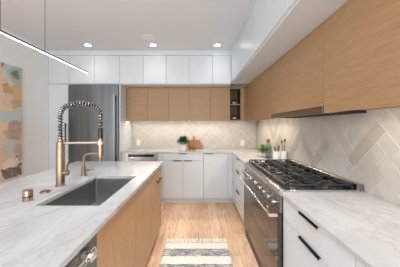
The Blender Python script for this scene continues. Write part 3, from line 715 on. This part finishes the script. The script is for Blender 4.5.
def board(name, lb, cx, yb, wd, hg, hand, ang, mat, roll=0, th=.018):
    t = thing(name, lb, 'cutting board', (cx, yb, ZT))
    out = []; r = .03
    for (ax, az, a0) in ((wd/2-r, r, 270), (wd/2-r, hg-r, 0)):
        for i in range(5): a = math.radians(a0+22.5*i); out.append((ax+r*math.cos(a), az+r*math.sin(a)))
    out += [(.022, hg), (.018, hg+hand*.5)]
    for i in range(7): a = math.radians(-30+35*i); out.append((.024*math.cos(a), hg+hand*.75+.024*math.sin(a)))
    out += [(-.018, hg+hand*.5), (-.022, hg)]
    for (ax, az, a0) in ((-wd/2+r, hg-r, 90), (-wd/2+r, r, 180)):
        for i in range(5): a = math.radians(a0+22.5*i); out.append((ax+r*math.cos(a), az+r*math.sin(a)))
    mb = MB(); mb.prism(out, 'y', 0, th, .002)
    m = Matrix.Translation((cx, yb, ZT)) @ Matrix.Rotation(-ang, 4, 'X') @ Matrix.Rotation(roll, 4, 'Y')
    bmesh.ops.transform(mb.bm, matrix=m, verts=mb.bm.verts)
    dz = ZT+.0004-min(v.co.z for v in mb.bm.verts); bmesh.ops.translate(mb.bm, vec=(0, 0, dz), verts=mb.bm.verts)
    dy = YW-.0105-max(v.co.y for v in mb.bm.verts)
    bmesh.ops.translate(mb.bm, vec=(0, min(dy, 0) if yb > 4.3 else 0, 0), verts=mb.bm.verts)
    mb.build('board', mat, t); return t
board('cutting_board', 'upright wooden paddle board leaning on the back wall tile, handle up', -.10, 4.335, .25, .175, .075, .22, M['board'])
# second board: rectangular, lying on its long edge in front, its handle pointing right
b2 = thing('cutting_board', 'lower wooden board on its long edge with its handle pointing right', 'cutting board', (-.04, 4.25, ZT))
mb = MB(); mb.prism([(-.11, 0), (.10, 0), (.10, .045), (.135, .05), (.145, .06), (.135, .07), (.10, .078), (.10, .125), (-.11, .125)], 'y', 0, .016, .002)
bmesh.ops.transform(mb.bm, matrix=Matrix.Translation((-.04, 4.265, ZT+.0035)) @ Matrix.Rotation(-.2, 4, 'X'), verts=mb.bm.verts)
mb.build('board', M['board'], b2)
bw = thing('bowl', 'small brown bowl in front of the wooden cutting boards', 'bowl', (-.10, 4.15, ZT))
MB().lathe([(.028, 0), (.03, .004), (.05, .03), (.056, .058), (.053, .058), (.046, .03), (.026, .008), (0, .007)], (-.10, 4.15, ZT), 28).build('body', M['brownglass'], bw)
bw = thing('bottle', 'short brown bottle between the potted plant and the brown bowl', 'bottle', (-.178, 4.12, ZT))
MB().lathe([(.024, 0), (.026, .003), (.026, .06), (.012, .075), (.011, .09)], (-.178, 4.12, ZT), 20).build('body', M['brownglass'], bw)
MB().lathe([(.0125, .0905), (.0125, .102), (.01, .103)], (-.178, 4.12, ZT), 16).build('cap', M['black'], bw)

def outlet(lb, x, z):
    t = thing('outlet', lb, 'outlet', (x, YW-.008, z), 'outlets on the back wall')
    B(x-.036, x+.036, YW-.0125, YW-.0083, z-.058, z+.058, bev=.0012).build('plate', M['plastic'], t)
    for dz in (-.022, .022): 
        s = B(x-.016, x+.016, YW-.0138, YW-.0126, z+dz-.014, z+dz+.014, bev=.0004).build('socket', M['plastic'], t)
        q = MB(); q.box(x-.008, x-.0055, YW-.0142, YW-.0139, z+dz-.004, z+dz+.006); q.box(x+.0055, x+.008, YW-.0142, YW-.0139, z+dz-.004, z+dz+.006); q.build('slot', M['black'], s)
outlet('white wall outlet on the back tile, left of the potted plant', (138.5-199)*YW/FPX, H-(142.5-125.5)*YW/FPX)
outlet('white wall outlet on the back tile, in the right corner under the open shelf', (242.5-199)*YW/FPX, H-(143-125.5)*YW/FPX)

# ------------------------------------------------------------------ things beyond the range
bx, by = .985, 3.07
bo = thing('glass_bottle', 'clear glass bottle with a brown stopper beyond the range', 'bottle', (bx, by, ZT))
MB().lathe([(.040, 0), (.046, .004), (.047, .15), (.040, .185), (.024, .21), (.022, .24), (.026, .243), (.026, .25), (.018, .25), (.018, .21), (.036, .18), (.043, .15), (.043, .01), (0, .009)], (bx, by, ZT), 28).build('body', M['glass'], bo)
MB().lathe([(.0172, .225), (.0175, .25), (.026, .2505), (.026, .272), (.022, .274)], (bx, by, ZT), 20).build('stopper', M['cork'], bo)
hx_, hy_ = 1.0, 3.27
hp = thing('herb_plant', 'leafy light-green herb plant spreading behind the glass bottle', 'plant', (hx_, hy_, ZT))
MB().lathe([(.045, 0), (.05, .004), (.054, .055), (.051, .058), (.048, .050), (0, .049)], (hx_, hy_, ZT), 24).build('pot', M['ceramic'], hp)
f = MB(); foliage(f, (hx_, hy_, ZT+.06), .10, .09, 230, .055, .026, random.Random(9)); f.build('foliage', M['leaf2'], hp)
f = MB()
for i in range(10):
    a = 2*math.pi*i/10; f.tube([(hx_+.02*math.cos(a), hy_+.02*math.sin(a), ZT+.05), (hx_+.05*math.cos(a), hy_+.05*math.sin(a), ZT+.09), (hx_+.08*math.cos(a), hy_+.08*math.sin(a), ZT+.11)], .002, 5)
f.build('stems', M['leaf2'], hp)
def crock(lb, cx, cy, r, h_, grp='white utensil crocks'):
    t = thing('utensil_crock', lb, 'crock', (cx, cy, ZT), grp)
    MB().lathe([(r*.9, 0), (r*.95, .004), (r, .02), (r, h_), (r-.006, h_), (r-.006, .012), (0, .011)], (cx, cy, ZT), 28).build('body', M['ceramic'], t)
crock('white crock of wooden utensils right of the glass bottle', 1.055, 2.93, .050, .115)
crock('white crock of grey utensils nearest the tile wall, right of the wooden utensils', 1.115, 2.84, .040, .13)
def spoon(cx, cy, dx, dy, L, mat, lb, kind):
    t = thing('cooking_'+kind, lb, kind, (cx, cy, ZT+.0125), 'utensils in the crocks')
    p0 = Vector((cx, cy, ZT+.0165)); d = Vector((dx, dy, 1)).normalized(); p1 = p0+d*L
    MB().tube([p0, p0+d*L*.5, p1], .005, 8).build('handle', mat, t)
    q = MB(); q.lathe([(0, 0), (.008, .006), (.015, .022), (.014, .038), (.006, .05), (0, .051)], (0, 0, 0), 16)
    for v in q.bm.verts: v.co.y *= .3
    r_ = Vector((0, 0, 1)).rotation_difference(d).to_matrix().to_4x4()
    bmesh.ops.transform(q.bm, matrix=Matrix.Translation(p1-d*.003) @ r_, verts=q.bm.verts); q.build('head', mat, t)
spoon(1.060, 2.935, .16, .02, .135, M['utensil'], 'reddish wooden spoon leaning right in the front white crock', 'spoon')
spoon(1.050, 2.940, -.10, .03, .115, M['utensil'], 'reddish wooden spatula leaning left in the front white crock', 'spatula')
spoon(1.058, 2.918, .10, -.06, .11, M['utensil'], 'short reddish wooden spoon at the near side of the front crock', 'spoon')
spoon(1.118, 2.838, .02, -.05, .23, M['greyutensil'], 'tall grey ladle in the crock by the tile wall', 'ladle')
spoon(1.108, 2.845, -.06, .03, .21, M['greyutensil'], 'grey spatula leaning left in the crock by the tile wall', 'spatula')

# ------------------------------------------------------------------ rug
rx0, rx1, ry0, ry1 = -.388, .330, 1.15, 2.525
rg_ = thing('rug', 'cream woven rug with grey stripes and a fringed end on the aisle floor', 'rug', ((rx0+rx1)/2, ry1, 0))
RUG_T = .47; M['rug'] = rug_mat()
b = bmesh.new(); nx, ny = 70, 120; rr = random.Random(4); G = []
for j in range(ny+1):
    row = []
    for i in range(nx+1):
        e = min(i, nx-i, j, ny-j); z = .004 if e == 0 else .011+rr.uniform(-.002, .002)+.0015*math.sin(j*1.9)
        row.append(b.verts.new((rx0+(rx1-rx0)*i/nx, ry0+(ry1-ry0)*j/ny, z)))
    G.append(row)
for j in range(ny):
    for i in range(nx): b.faces.new((G[j][i], G[j][i+1], G[j+1][i+1], G[j+1][i]))
ed = [e for e in b.edges if e.is_boundary]
ex = bmesh.ops.extrude_edge_only(b, edges=ed)
for v in [g for g in ex['geom'] if isinstance(g, bmesh.types.BMVert)]: v.co.z = .001
m_ = MB(); m_.bm.free(); m_.bm = b; m_.build('weave', M['rug'], rg_)
nT = 30
for i in range(nT):
    x = rx0+.012+(rx1-rx0-.024)*i/(nT-1); f = MB()
    lean_ = rr.uniform(-.01, .014)
    f.tube([(x, ry1-.004, .008), (x+.001, ry1+.012, .009)], .0055, 6)
    for k in range(3):
        o_ = (k-1)*.005
        f.tube([(x, ry1+.010, .008), (x+o_+lean_*.5, ry1+.04, .005), (x+o_*1.8+lean_, ry1+.10+rr.uniform(-.012, .008), .006)], .004, 5)
    f.build('tassel', M['yarn'], rg_)
